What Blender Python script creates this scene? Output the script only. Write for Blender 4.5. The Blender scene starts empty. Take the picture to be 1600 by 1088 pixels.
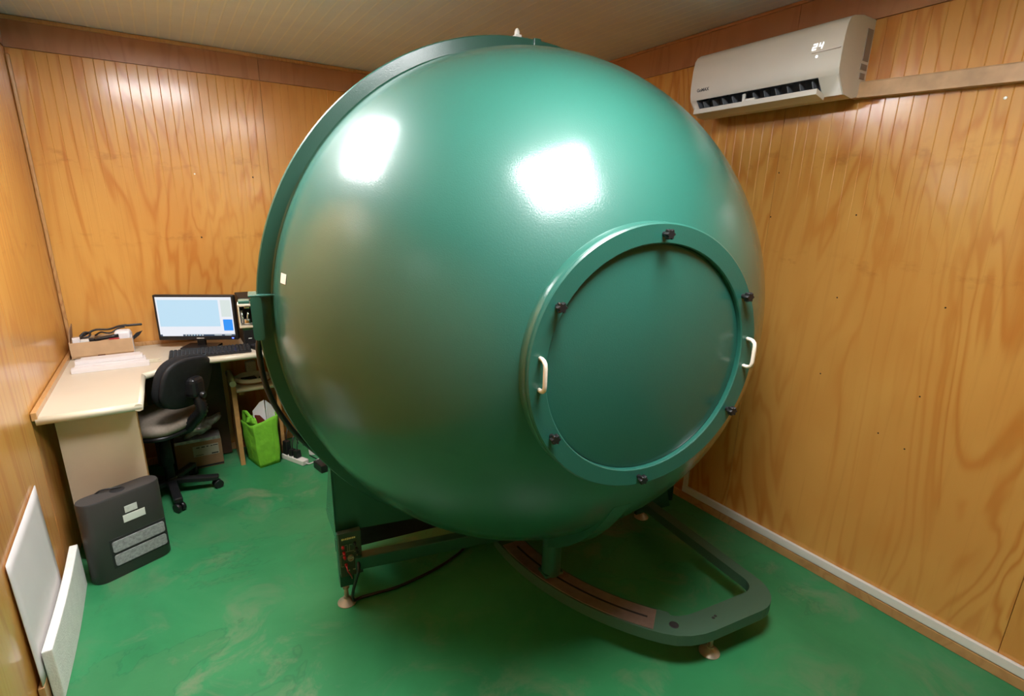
import bpy, bmesh, math, random
from mathutils import Vector, Matrix, noise

random.seed(4)
SC = bpy.context.scene
COL = SC.collection
PI = math.pi
R = math.radians

# ------------------------------------------------------------------ camera, world, exposure
CAM_H = 1.71
def camera():
    f, cx, cy = 818.98, 794.54, 565.22
    yaw, pitch, roll = R(32.81), R(16.154), R(1.188)
    fw = Vector((math.sin(yaw) * math.cos(pitch), math.cos(yaw) * math.cos(pitch), -math.sin(pitch)))
    rt = Vector((math.cos(yaw), -math.sin(yaw), 0))
    up = rt.cross(fw)
    r2 = rt * math.cos(roll) + up * math.sin(roll)
    u2 = up * math.cos(roll) - rt * math.sin(roll)
    cd = bpy.data.cameras.new('camera')
    co = bpy.data.objects.new('camera', cd)
    COL.objects.link(co)
    m = Matrix((r2, u2, -fw)).transposed().to_4x4()
    m.translation = (0, 0, CAM_H)
    co.matrix_world = m
    cd.sensor_width = 36
    cd.lens = 36 * f / 1600
    cd.shift_x = (800 - cx) / 1600
    cd.shift_y = (cy - 544) / 1600
    cd.clip_start = .01
    SC.camera = co
camera()
w = bpy.data.worlds.new('world')
SC.world = w
w.use_nodes = True
w.node_tree.nodes['Background'].inputs[0].default_value = (.6, .65, .7, 1)
w.node_tree.nodes['Background'].inputs[1].default_value = .05
SC.view_settings.view_transform = 'Standard'
SC.view_settings.look = 'None'
SC.view_settings.gamma = 1
SC.view_settings.use_curve_mapping = False
SC.view_settings.exposure = .85
LAMP = 30.0           # radiance of the two ceiling light panels

# ------------------------------------------------------------------ room sizes
XL, XR, YB, YF = -.578, 2.52, 4.007, -2.6
ZC, ZP = 2.625, 2.471
DZ = .83              # desk top

# ------------------------------------------------------------------ materials
def new_mat(name):
    m = bpy.data.materials.new(name)
    m.use_nodes = True
    nt = m.node_tree
    return m, nt, nt.nodes['Principled BSDF']

def lk(nt, a, b): nt.links.new(a, b)

def nd(nt, typ, **kw):
    n = nt.nodes.new(typ)
    for k, v in kw.items():
        if k.startswith('i_'):
            n.inputs[k[2:].replace('_', ' ')].default_value = v
        else:
            setattr(n, k, v)
    return n

def math_n(nt, op, a, b=None, c=None, clamp=False):
    n = nt.nodes.new('ShaderNodeMath'); n.operation = op; n.use_clamp = clamp
    for i, v in enumerate((a, b, c)):
        if v is None: continue
        if isinstance(v, (int, float)): n.inputs[i].default_value = v
        else: nt.links.new(v, n.inputs[i])
    return n.outputs[0]

def ramp(nt, fac, stops, interp='LINEAR'):
    n = nt.nodes.new('ShaderNodeValToRGB')
    n.color_ramp.interpolation = interp
    els = n.color_ramp.elements
    while len(els) < len(stops): els.new(.5)
    for e, (p, c) in zip(els, stops):
        e.position = p
        e.color = (*c, 1) if len(c) == 3 else c
    nt.links.new(fac, n.inputs[0])
    return n.outputs[0]

def mixc(nt, fac, a, b, mode='MIX'):
    n = nt.nodes.new('ShaderNodeMix'); n.data_type = 'RGBA'; n.blend_type = mode
    for key, v in ((0, fac), (6, a), (7, b)):
        if isinstance(v, (int, float)): n.inputs[key].default_value = v
        elif isinstance(v, tuple): n.inputs[key].default_value = (*v, 1) if len(v) == 3 else v
        else: nt.links.new(v, n.inputs[key])
    return n.outputs[2]

def tex_noise(nt, vec, scale, detail=2, rough=.5, dist=0.):
    n = nt.nodes.new('ShaderNodeTexNoise')
    n.inputs['Scale'].default_value = scale
    n.inputs['Detail'].default_value = detail
    n.inputs['Roughness'].default_value = rough
    n.inputs['Distortion'].default_value = dist
    nt.links.new(vec, n.inputs['Vector'])
    return n.outputs['Fac']

def coords(nt, scale=(1, 1, 1), rand=0.):
    tc = nt.nodes.new('ShaderNodeTexCoord')
    mp = nt.nodes.new('ShaderNodeMapping')
    mp.inputs['Scale'].default_value = scale
    nt.links.new(tc.outputs['Object'], mp.inputs['Vector'])
    out = mp.outputs[0]
    if rand:
        oi = nt.nodes.new('ShaderNodeObjectInfo')
        c = nt.nodes.new('ShaderNodeCombineXYZ')
        r = math_n(nt, 'MULTIPLY', oi.outputs['Random'], rand)
        for i in range(3): nt.links.new(r, c.inputs[i])
        a = nt.nodes.new('ShaderNodeVectorMath'); a.operation = 'ADD'
        nt.links.new(out, a.inputs[0]); nt.links.new(c.outputs[0], a.inputs[1])
        out = a.outputs[0]
    return out

def bump(nt, b, height, dist, strength=1.):
    n = nt.nodes.new('ShaderNodeBump')
    n.inputs['Distance'].default_value = dist
    n.inputs['Strength'].default_value = strength
    nt.links.new(height, n.inputs['Height'])
    nt.links.new(n.outputs[0], b.inputs['Normal'])

def plain(name, col, rough=.5, metal=0., var=.12, vscale=6., fine=0., fscale=200., spec=None, coat=0.):
    m, nt, b = new_mat(name)
    v = coords(nt)
    n = tex_noise(nt, v, vscale, 4)
    lo = tuple(c * (1 - var) for c in col); hi = tuple(min(1, c * (1 + var)) for c in col)
    lk(nt, ramp(nt, n, [(.3, lo), (.7, hi)]), b.inputs['Base Color'])
    b.inputs['Roughness'].default_value = rough
    b.inputs['Metallic'].default_value = metal
    if spec is not None: b.inputs['Specular IOR Level'].default_value = spec
    if coat: b.inputs['Coat Weight'].default_value = coat; b.inputs['Coat Roughness'].default_value = .1
    if fine: bump(nt, b, tex_noise(nt, v, fscale, 2), fine)
    return m

def emit(name, col, s):
    m, nt, b = new_mat(name)
    b.inputs['Base Color'].default_value = (.03, .03, .03, 1)
    b.inputs['Emission Color'].default_value = (*col, 1)
    b.inputs['Emission Strength'].default_value = s
    return m

def wood_panel(name, light, mid, dark, rough=.33, band=68., rand=37., knots=True, sx=1., sz=1.):
    """varnished rotary cut pine; local x runs across the sheet, z up"""
    m, nt, b = new_mat(name)
    v = coords(nt, (2.9 * sx, 2.9, .50 * sz), rand)
    n1 = tex_noise(nt, v, 1.15, 3.5, .5, .6)
    w1 = math_n(nt, 'SINE', math_n(nt, 'MULTIPLY', n1, band))
    w1 = math_n(nt, 'MULTIPLY_ADD', w1, .5, .5)
    w1 = math_n(nt, 'POWER', w1, 3.)
    v2 = coords(nt, (46 * sx, 46, 1.3 * sz), rand)
    fib = tex_noise(nt, v2, 1., 3, .6)
    v3 = coords(nt, (1.6, 1.6, .9), rand + 5)
    big = tex_noise(nt, v3, 1.4, 3, .55)
    gate = ramp(nt, tex_noise(nt, coords(nt, (2.6, 2.6, .8), rand + 11), 1., 2), [(.36, (0, 0, 0)), (.62, (1, 1, 1))])
    f = math_n(nt, 'MULTIPLY', w1, math_n(nt, 'MULTIPLY_ADD', gate, .72, .20))
    col = mixc(nt, f, light, mid)
    col = mixc(nt, math_n(nt, 'MULTIPLY', ramp(nt, fib, [(.56, (0, 0, 0)), (.8, (1, 1, 1))]), .22), col, dark)
    col = mixc(nt, math_n(nt, 'MULTIPLY', ramp(nt, big, [(.35, (1, 1, 1)), (.62, (0, 0, 0))]), .38), col, mid)
    if knots:
        tc = nt.nodes.new('ShaderNodeTexCoord'); sp = nt.nodes.new('ShaderNodeSeparateXYZ')
        lk(nt, tc.outputs['Object'], sp.inputs[0])
        tot = None
        for zz, wd in ((1.50, .06), (1.95, .09)):
            d = math_n(nt, 'ABSOLUTE', math_n(nt, 'SUBTRACT', sp.outputs[2], zz))
            k = math_n(nt, 'SUBTRACT', 1., math_n(nt, 'DIVIDE', d, wd), clamp=True)
            tot = k if tot is None else math_n(nt, 'ADD', tot, k)
        kn = tex_noise(nt, coords(nt, (9, 9, 17), rand), 1., 4, .6)
        k = math_n(nt, 'MULTIPLY', tot, ramp(nt, kn, [(.54, (0, 0, 0)), (.74, (1, 1, 1))]))
        col = mixc(nt, math_n(nt, 'MULTIPLY', k, .55), col, dark)
    lk(nt, col, b.inputs['Base Color'])
    b.inputs['Roughness'].default_value = rough
    b.inputs['Specular IOR Level'].default_value = .45
    b.inputs['Coat Weight'].default_value = .6
    b.inputs['Coat Roughness'].default_value = .16
    h = math_n(nt, 'MULTIPLY_ADD', tex_noise(nt, coords(nt, (30, 30, 6), rand), 1., 3), 1., math_n(nt, 'MULTIPLY', f, .3))
    bump(nt, b, h, .0016, .6)
    return m

def floor_mat():
    m, nt, b = new_mat('green_floor_paint')
    v = coords(nt)
    n1 = tex_noise(nt, v, 1.3, 5, .6, .4)
    col = ramp(nt, n1, [(.3, (.022, .17, .062)), (.52, (.034, .235, .088)), (.75, (.062, .285, .115))])
    # worn, dusty patches
    n2 = tex_noise(nt, v, 3.6, 6, .68, .8)
    n2b = tex_noise(nt, v, .9, 2)
    wear = math_n(nt, 'MULTIPLY', ramp(nt, n2, [(.52, (0, 0, 0)), (.66, (1, 1, 1))]), ramp(nt, n2b, [(.36, (0, 0, 0)), (.58, (1, 1, 1))]))
    col = mixc(nt, math_n(nt, 'MULTIPLY', wear, .6), col, (.20, .235, .14))
    # water stain contours
    n3 = tex_noise(nt, v, 1.0, 6, .62, .4)
    d = math_n(nt, 'ABSOLUTE', math_n(nt, 'SUBTRACT', n3, .53))
    ring = math_n(nt, 'MULTIPLY', math_n(nt, 'SUBTRACT', 1., math_n(nt, 'MULTIPLY', d, 160.), clamp=True), n2b)
    col = mixc(nt, math_n(nt, 'MULTIPLY', ring, .55), col, (.012, .10, .045))
    flat = ramp(nt, n3, [(.53, (0, 0, 0)), (.535, (1, 1, 1))])
    col = mixc(nt, math_n(nt, 'MULTIPLY', flat, .3), col, (.065, .20, .08))
    sc = tex_noise(nt, coords(nt, (9, 40, 1)), 1., 4, .7)
    col = mixc(nt, math_n(nt, 'MULTIPLY', ramp(nt, sc, [(.66, (0, 0, 0)), (.72, (1, 1, 1))]), .22), col, (.2, .28, .17))
    lk(nt, col, b.inputs['Base Color'])
    rg = math_n(nt, 'MULTIPLY_ADD', n2, .3, .22)
    lk(nt, rg, b.inputs['Roughness'])
    b.inputs['Specular IOR Level'].default_value = .35
    bump(nt, b, tex_noise(nt, v, 14, 5, .6), .0015, .5)
    return m

def enamel(name, col, rough=.55, coat=1., cr=.195):
    m, nt, b = new_mat(name)
    v = coords(nt)
    n = tex_noise(nt, v, 2., 3)
    lk(nt, ramp(nt, n, [(.3, tuple(c * .95 for c in col)), (.7, tuple(c * 1.05 for c in col))]), b.inputs['Base Color'])
    b.inputs['Roughness'].default_value = rough
    b.inputs['Specular IOR Level'].default_value = .36
    b.inputs['Coat Weight'].default_value = coat
    b.inputs['Coat Roughness'].default_value = cr
    bump(nt, b, tex_noise(nt, v, 260, 2), .0006, .45)
    lk(nt, b.inputs['Normal'].links[0].from_socket, b.inputs['Coat Normal'])
    return m

M = dict(
    wood=wood_panel('varnished_pine_plywood', (.69, .35, .080), (.54, .195, .030), (.30, .085, .013)),
    filler=wood_panel('reddish_pine_board', (.46, .22, .11), (.38, .16, .075), (.22, .08, .03), knots=False),
    strip=wood_panel('pine_strip', (.56, .31, .12), (.42, .2, .07), (.25, .10, .03), knots=False, sx=4, sz=4),
    conduit=plain('beige_brown_paint', (.58, .37, .20), .5, var=.18, vscale=14),
    floor=floor_mat(),
    ceil=plain('white_ceiling_board', (.72, .82, 1.0), .42, var=.04),
    bead=plain('ceiling_bead', (.78, .86, .98), .35, var=.04),
    green=enamel('green_enamel', (.0135, .116, .084)),
    green_d=enamel('dark_green_enamel', (.010, .085, .056), .5, .7),
    bar=enamel('grey_green_paint', (.045, .105, .066), .5, .3),
    black=plain('black_plastic', (.012, .012, .013), .35, var=.2),
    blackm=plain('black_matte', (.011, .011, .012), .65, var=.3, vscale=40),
    blackf=plain('black_fabric', (.010, .010, .011), .9, var=.3, vscale=90, fine=.0008, fscale=500),
    beigef=plain('grey_beige_fabric', (.30, .245, .19), .9, var=.12, vscale=70, fine=.001, fscale=400),
    grey=plain('dark_grey_plastic', (.040, .038, .035), .42, var=.08, fine=.0003, fscale=600),
    greytop=plain('dark_grey_plastic_top', (.055, .05, .048), .5, var=.06),
    mesh=plain('dusty_filter_mesh', (.33, .34, .34), .8, var=.28, vscale=70, fine=.002, fscale=300),
    white=plain('white_plastic', (.78, .76, .71), .35, var=.03),
    whiteb=plain('bright_white_plastic', (.74, .70, .69), .35, var=.02),
    acw=plain('air_conditioner_plastic', (.74, .70, .62), .38, var=.02),
    acd=plain('shadow_grey_plastic', (.15, .17, .20), .5),
    acs=plain('taupe_plastic', (.33, .28, .235), .5),
    vane=plain('grey_vane', (.30, .33, .36), .5),
    foam=plain('white_foam', (.80, .79, .74), .85, var=.05, vscale=30, fine=.002, fscale=150),
    board=plain('white_sheet', (.70, .66, .64), .6, var=.03),
    lam=plain('cream_laminate', (.60, .52, .40), .38, var=.04, vscale=3),
    lame=plain('cream_edge', (.66, .61, .46), .35, var=.03),
    panelw=plain('cream_panel', (.86, .70, .50), .45, var=.04),
    pine=plain('pine_edge', (.50, .26, .09), .5, var=.2, vscale=20),
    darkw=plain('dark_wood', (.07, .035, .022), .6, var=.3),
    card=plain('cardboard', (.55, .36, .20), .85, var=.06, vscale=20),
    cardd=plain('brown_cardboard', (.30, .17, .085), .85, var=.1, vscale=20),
    tapeb=plain('brown_tape', (.10, .035, .012), .3),
    lime=plain('lime_green_fabric', (.17, .50, .022), .8, var=.12, vscale=18, fine=.008, fscale=20),
    paper=plain('white_paper', (.84, .82, .84), .6, var=.02),
    maroon=plain('maroon_cover', (.14, .02, .012), .5),
    steel=plain('steel', (.62, .56, .47), .32, metal=1., var=.1),
    railm=plain('rail_steel', (.42, .30, .25), .38, metal=.75, var=.12, vscale=25),
    brass=plain('dull_steel', (.42, .375, .29), .36, metal=.4, var=.1),
    chrome=plain('chrome', (.80, .80, .80), .18, metal=1., var=.05),
    handle=plain('cream_metal', (.82, .74, .62), .3, var=.03),
    red=plain('red_plastic', (.42, .012, .02), .4),
    yellow=plain('yellow_print', (.72, .62, .30), .6),
    panel=plain('control_panel_face', (.032, .052, .030), .45),
    printl=plain('pale_print', (.26, .27, .18), .6),
    label=plain('paper_label', (.62, .64, .60), .6, var=.1, vscale=60),
    labelw=plain('white_label', (.78, .80, .74), .5, var=.03),
    carton_label=plain('pale_carton_label', (.40, .36, .27), .7, var=.08),
    ink=plain('black_ink', (.02, .02, .02), .6),
    inkg=plain('grey_ink', (.10, .095, .10), .35),
    silver=plain('silver_plastic_bag', (.50, .46, .46), .22, metal=.35, var=.35, vscale=30, fine=.004, fscale=40),
    screw=plain('dark_screw', (.03, .02, .015), .4, metal=.6),
    screwb=plain('bright_screw', (.85, .85, .80), .3, metal=.5),
    lampw=emit('lamp_diffuser', (1., .985, 1.0), LAMP),
    lampf=plain('lamp_frame', (.8, .8, .8), .4),
    scr_w=emit('screen_white', (.44, .46, .50), 1.),
    scr_b=emit('screen_pale_blue', (.27, .40, .49), 1.),
    scr_g=emit('screen_pale_grey', (.36, .41, .40), 1.),
    scr_s=emit('screen_blue', (.0, .15, .50), 1.),
    scr_t=emit('screen_taskbar', (.015, .05, .10), .6),
    led_b=emit('blue_led', (.05, .1, 1.), 4.),
    led_g=emit('green_led', (.2, 1., .1), 1.5),
    led_w=emit('white_display', (1., 1., 1.), 1.4),
)

# ------------------------------------------------------------------ mesh builder
class MB:
    def __init__(s): s.bm = bmesh.new(); s.mi = 0
    def _new(s, geom_faces):
        for f in geom_faces: f.material_index = s.mi
    def poly(s, pts):
        f = s.bm.faces.new([s.bm.verts.new(p) for p in pts]); f.material_index = s.mi; return f
    def box(s, c, size, rot=None, bev=0., seg=2, taper=None):
        n0 = len(s.bm.faces)
        b2 = bmesh.new()
        bmesh.ops.create_cube(b2, size=1)
        bmesh.ops.scale(b2, vec=size, verts=b2.verts)
        if taper:
            for v in b2.verts:
                if v.co.z > 0: v.co.x *= taper[0]; v.co.y *= taper[1]
        if bev:
            bmesh.ops.bevel(b2, geom=b2.edges[:], offset=bev, segments=seg, affect='EDGES', profile=.5)
        m = Matrix.Translation(c)
        if rot is not None: m = m @ (rot if isinstance(rot, Matrix) else Matrix.Rotation(rot, 4, 'Z'))
        bmesh.ops.transform(b2, matrix=m, verts=b2.verts)
        s.merge(b2)
        return s
    def merge(s, b2):
        vm = {}
        for v in b2.verts: vm[v] = s.bm.verts.new(v.co)
        for f in b2.faces:
            try:
                nf = s.bm.faces.new([vm[v] for v in f.verts]); nf.material_index = s.mi; nf.smooth = f.smooth
            except ValueError: pass
        b2.free()
    def frustum(s, p0, p1, r0, r1=None, seg=20, cap=True):
        if r1 is None: r1 = r0
        return s.sweep([p0, p1], [r0, r1], seg, cap)
    def sweep(s, pts, rad, seg=10, cap=True):
        pts = [Vector(p) for p in pts]
        if not isinstance(rad, (list, tuple)): rad = [rad] * len(pts)
        rings = []
        prev = None
        for i, p in enumerate(pts):
            d = (pts[min(i + 1, len(pts) - 1)] - pts[max(i - 1, 0)])
            if d.length < 1e-9: d = Vector((0, 0, 1))
            d.normalize()
            if prev is None:
                a = Vector((0, 0, 1)) if abs(d.z) < .9 else Vector((1, 0, 0))
                u = d.cross(a).normalized()
            else:
                u = (prev - d * prev.dot(d)).normalized()
            prev = u
            v = d.cross(u)
            rings.append([s.bm.verts.new(p + (u * math.cos(2 * PI * k / seg) + v * math.sin(2 * PI * k / seg)) * rad[i]) for k in range(seg)])
        for a, b in zip(rings, rings[1:]):
            for k in range(seg):
                f = s.bm.faces.new((a[k], a[(k + 1) % seg], b[(k + 1) % seg], b[k])); f.smooth = True; f.material_index = s.mi
        if cap:
            for r, fl in ((rings[0], True), (rings[-1], False)):
                f = s.bm.faces.new(r[::-1] if fl else r); f.material_index = s.mi
        return s
    def lathe(s, prof, o=(0, 0, 0), axis=(0, 0, 1), seg=48, closed=False, smooth=False):
        """prof: (radius, height) pairs, revolved about axis through o"""
        ax = Vector(axis).normalized(); o = Vector(o)
        a = Vector((0, 0, 1)) if abs(ax.z) < .9 else Vector((1, 0, 0))
        u = a.cross(ax).normalized(); v = ax.cross(u)
        rings = []
        for r, h in prof:
            if r < 1e-6: rings.append([s.bm.verts.new(o + ax * h)])
            else: rings.append([s.bm.verts.new(o + ax * h + (u * math.cos(2 * PI * k / seg) + v * math.sin(2 * PI * k / seg)) * r) for k in range(seg)])
        pr = list(zip(rings, rings[1:]))
        if closed: pr.append((rings[-1], rings[0]))
        for A, B in pr:
            for k in range(seg):
                k2 = (k + 1) % seg
                if len(A) == 1 and len(B) == 1: continue
                if len(A) == 1: vs = (A[0], B[k2], B[k])
                elif len(B) == 1: vs = (A[k], A[k2], B[0])
                else: vs = (A[k], A[k2], B[k2], B[k])
                f = s.bm.faces.new(vs); f.smooth = smooth; f.material_index = s.mi
        return s
    def prism(s, pts, ext, bev=0.):
        """closed polygon of 3D points pushed along ext"""
        b2 = bmesh.new()
        ext = Vector(ext)
        lo = [b2.verts.new(p) for p in pts]
        hi = [b2.verts.new(Vector(p) + ext) for p in pts]
        n = len(pts)
        b2.faces.new(lo[::-1]); b2.faces.new(hi)
        for i in range(n): b2.faces.new((lo[i], lo[(i + 1) % n], hi[(i + 1) % n], hi[i]))
        bmesh.ops.recalc_face_normals(b2, faces=b2.faces)
        if bev: bmesh.ops.bevel(b2, geom=b2.edges[:], offset=bev, segments=2, affect='EDGES', profile=.5)
        s.merge(b2)
        return s
    def grid(s, fn, nu, nv, smooth=True, close_u=False):
        vs = [[s.bm.verts.new(fn(i / nu, j / nv)) for j in range(nv + 1)] for i in range(nu if close_u else nu + 1)]
        m = len(vs)
        for i in range(nu):
            for j in range(nv):
                f = s.bm.faces.new((vs[i][j], vs[(i + 1) % m][j], vs[(i + 1) % m][j + 1], vs[i][j + 1])); f.smooth = smooth; f.material_index = s.mi
        return s

ROOTM = {}
def link(name, me, mats):
    for m in (mats if isinstance(mats, (list, tuple)) else [mats]): me.materials.append(m)
    o = bpy.data.objects.new(name, me); COL.objects.link(o)
    return o

def fin(mb, name, mats, parent=None, local=False, solid=0., auto=None, recalc=True):
    """link the builder's geometry as ONE object; coordinates are world (or local to the thing's empty)"""
    bm = mb.bm
    if recalc: bmesh.ops.recalc_face_normals(bm, faces=bm.faces)
    if parent is not None and not local and parent.name in ROOTM:
        bmesh.ops.transform(bm, matrix=ROOTM[parent.name].inverted(), verts=bm.verts)
    me = bpy.data.meshes.new(name)
    bm.to_mesh(me); bm.free()
    o = link(name, me, mats)
    if parent is not None:
        o.parent = parent
        if parent.name in ROOTM: ROOTM[o.name] = ROOTM[parent.name]
    if solid:
        md = o.modifiers.new('solid', 'SOLIDIFY'); md.thickness = solid; md.offset = 0
    if auto is not None:
        for p in me.polygons: p.use_smooth = True
        me.set_sharp_from_angle(angle=R(auto))
    return o

def tag(o, label, cat, group=None):
    o['label'] = label; o['category'] = cat
    if group: o['group'] = group
    return o

def thing(name, label, cat, loc=(0, 0, 0), rz=0., group=None):
    o = bpy.data.objects.new(name, None); COL.objects.link(o)
    o.location = loc; o.rotation_euler = (0, 0, rz); o.empty_display_size = .1
    ROOTM[o.name] = Matrix.Translation(loc) @ Matrix.Rotation(rz, 4, 'Z')
    return tag(o, label, cat, group)

def solo(mb, name, mats, label, cat, loc=(0, 0, 0), rz=0., group=None, **kw):
    """a thing that is a single mesh, with its origin at loc"""
    bmesh.ops.transform(mb.bm, matrix=(Matrix.Translation(loc) @ Matrix.Rotation(rz, 4, 'Z')).inverted(), verts=mb.bm.verts)
    o = fin(mb, name, mats, **kw)
    o.location = loc; o.rotation_euler = (0, 0, rz)
    return tag(o, label, cat, group)

def struct(mb, name, mats, **kw):
    o = fin(mb, name, mats, **kw); o['kind'] = 'structure'
    return o

# ------------------------------------------------------------------ the room
floor = struct(MB().box(((XL + XR) / 2, (YB + YF) / 2, -.05), (XR - XL + .2, YB - YF + .2, .1)), 'floor', M['floor'])
ceiling = struct(MB().box(((XL + XR) / 2, (YB + YF) / 2, ZC + .065), (XR - XL + .2, YB - YF + .2, .1)), 'ceiling', M['ceil'])

# ceiling boards, running along the room
pw = .054
def plank_mesh():
    mb = MB(); L = YB - YF
    prof = [(0, .014), (0, .0), (pw - .010, .0), (pw - .009, -.0003), (pw - .005, -.0005), (pw - .001, -.0003), (pw, .0), (pw, .014)]
    for i in range(len(prof) - 1):
        mb.mi = 1 if 2 <= i <= 4 else 0
        (x0, z0), (x1, z1) = prof[i], prof[i + 1]
        mb.poly([(x0, 0, z0), (x1, 0, z1), (x1, L, z1), (x0, L, z0)])
    me = bpy.data.meshes.new('ceiling_plank'); mb.bm.to_mesh(me); mb.bm.free()
    me.materials.append(M['ceil']); me.materials.append(M['bead'])
    return me
pm = plank_mesh()
for k in range(int((XR - XL) / pw) + 1):
    x = XL + k * pw
    if x + pw > XR + .05: break
    o = bpy.data.objects.new('ceiling_plank', pm); COL.objects.link(o)
    o.parent = ceiling; o.location = (x, YF, ZC)

# plywood sheets with V grooves
PANELS = {}
def panel_mesh(wd, ht):
    key = (round(wd, 3), round(ht, 3))
    if key in PANELS: return PANELS[key]
    mb = MB(); g = .0024
    # groove depth shrinks downward, shaping in raking light that shows only the upper grooves
    lev = [(0., .0001), (1.35, .0002), (1.75, .0006), (2.05, .0014), (ht, .0016)]
    cols = [(0, -.009, 0), (0, -.001, 0), (.001, 0, 0)]
    x = .05
    while x < wd - .02:
        cols += [(x - g, 0, 0), (x, 0, 1), (x + g, 0, 0)]; x += .05
    cols += [(wd - .001, 0, 0), (wd, -.001, 0), (wd, -.009, 0)]
    vs = [[mb.bm.verts.new((x, y - dp * k, z)) for z, dp in lev] for x, y, k in cols]
    for A, B in zip(vs, vs[1:]):
        for k in range(len(lev) - 1): mb.bm.faces.new((A[k], B[k], B[k + 1], A[k + 1]))
    mb.poly([(0, -.009, ht), (0, 0, ht), (wd, 0, ht), (wd, -.009, ht)])
    me = bpy.data.meshes.new('panel'); mb.bm.to_mesh(me); mb.bm.free()
    me.materials.append(M['wood'])
    PANELS[key] = me
    return me

def wall(name, o, ang, length, start=0.):
    """o: left foot of the wall as seen from inside, ang: direction of local x; local +y points into the room"""
    m = Matrix.Translation(o) @ Matrix.Rotation(ang, 4, 'Z')
    mb = MB().box((length / 2, -.06, (ZC + .1) / 2), (length + .1, .1, ZC + .1))
    bmesh.ops.transform(mb.bm, matrix=Matrix.Identity(4), verts=mb.bm.verts)
    wl = struct(mb, name, M['wood'])
    wl.matrix_world = m; wl.location = m.translation; wl.rotation_euler = (0, 0, ang)
    ROOTM[wl.name] = m
    x = start
    x0 = 0.
    cuts = [0.]
    x = start if start > 0 else 1.22
    while x < length - .1: cuts.append(x); x += 1.22
    cuts.append(length)
    for a, b in zip(cuts, cuts[1:]):
        p = bpy.data.objects.new('panel', panel_mesh(b - a - .002, ZP - .002)); COL.objects.link(p)
        p.parent = wl; p.location = (a + .001, 0, 0)
        f = fin(MB().box(((a + b) / 2, -.004, (ZP + ZC) / 2 + .0015), (b - a - .002, .012, ZC - ZP - .003)), 'filler_board', M['filler'], wl, local=True)
    return wl
wall_back = wall('wall_back', (XR, YB, 0), PI, XR - XL, start=XR - XL - 2.44)
wall_left = wall('wall_left', (XL, YB, 0), -PI / 2, YB - YF)
wall_right = wall('wall_right', (XR, YF, 0), PI / 2, YB - YF, start=(YB - YF) - 3.66)
wall_front = wall('wall_front', (XL, YF, 0), 0, XR - XL)

# nail and screw heads in the sheets
def screw_head(wl, lx, z, r=.0035, mat='screw'):
    fin(MB().lathe([(0, .002), (r * .7, .0018), (r, .0002), (r, -.001)], (lx, 0, z), (0, 1, 0), 8), 'screw_head', M[mat], wl, local=True)
for y, z in ((1.553, 1.906), (1.561, 1.702), (1.172, 1.718), (1.184, 1.359), (.784, 1.378), (1.192, .997), (.794, 1.008), (.908, .802), (.801, .77)):
    screw_head(wall_right, y - YF, z)
screw_head(wall_right, .766 - YF, 2.117, .006, 'screwb')
for x, z, mt in ((.208, 1.887, 'screwb'), (.541, 1.883, 'screw'), (.198, 1.499, 'screw')):
    screw_head(wall_back, XR - x, z, .005, mt)

# mouldings, battens, baseboards
struct(MB().box(((XL + XR) / 2, YB - .009, ZC - .012), (XR - XL, .018, .02), bev=.004), 'trim_1', M['strip'])
struct(MB().box((XR - .006, (YB + YF) / 2, ZC - .008), (.012, YB - YF, .014), bev=.003), 'trim_2', M['filler'])
struct(MB().box((XL + .006, (YB + YF) / 2, ZC - .010), (.012, YB - YF, .02), bev=.003), 'trim_3', M['strip'])
struct(MB().box((XL + .010, YB - .010, 1.22), (.018, .018, 2.44), bev=.006), 'trim_4', M['strip'])
struct(MB().box((XR - .012, YB - .012, 1.22), (.02, .02, 2.44), bev=.004), 'trim_5', M['strip'])
struct(MB().box((XR - .010, (YB + YF) / 2, .023), (.018, YB - YF, .046), bev=.003), 'baseboard_right', M['strip'])
struct(MB().box(((XL + XR) / 2, YB - .010, .025), (XR - XL, .018, .05), bev=.003), 'baseboard_back', M['strip'])

tk = thing('cable_trunking', 'white plastic cable trunking along the foot of the right wall with an upright branch', 'trunking', (XR, 1.0, .05))
fin(MB().box((XR - .010, .26, .071), (.018, 3.2, .042), bev=.003), 'horizontal_trunk', M['white'], tk)
fin(MB().box((XR - .009, 1.845, .30), (.016, .03, .42), bev=.003), 'upright_trunk', M['white'], tk)

# ------------------------------------------------------------------ ceiling light panels
for (x, y), lab in (((.05, 2.35), 'square ceiling light panel over the desk side of the room'), ((.85, .66), 'square ceiling light panel in front of the green sphere')):
    t = thing('ceiling_light', lab, 'light', (x, y, ZC))
    mb = MB()
    for sx, sy, lx, ly in ((0, .305, .64, .03), (0, -.305, .64, .03), (.305, 0, .03, .58), (-.305, 0, .03, .58)):
        mb.box((x + sx, y + sy, ZC - .018), (lx, ly, .03), bev=.003)
    fin(mb, 'frame', M['lampf'], t)
    fin(MB().box((x, y, ZC - .016), (.58, .58, .016)), 'diffuser', M['lampw'], t)

# ------------------------------------------------------------------ the integrating sphere
CX, CY, CZ = 1.2878, 1.9393, 1.2997
ms = thing('integrating_sphere', 'huge glossy green metal sphere with a round bolted port on its front', 'sphere', (CX, CY, 0), R(-7.))
# local frame of the machine: x to the right along the flange, -y towards the front (q = (a, -b, z))
def q(a, b, z): return Vector((a, -b, z))
PA = R(-3.1)                               # the port axis is turned a little from the flange axis
pax = Vector((math.sin(PA), -math.cos(PA), 0))
pt_ = Vector((math.cos(PA), math.sin(PA), 0))
def qp(a, d, z): return pt_ * a + pax * d + Vector((0, 0, CZ + z))

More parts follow.
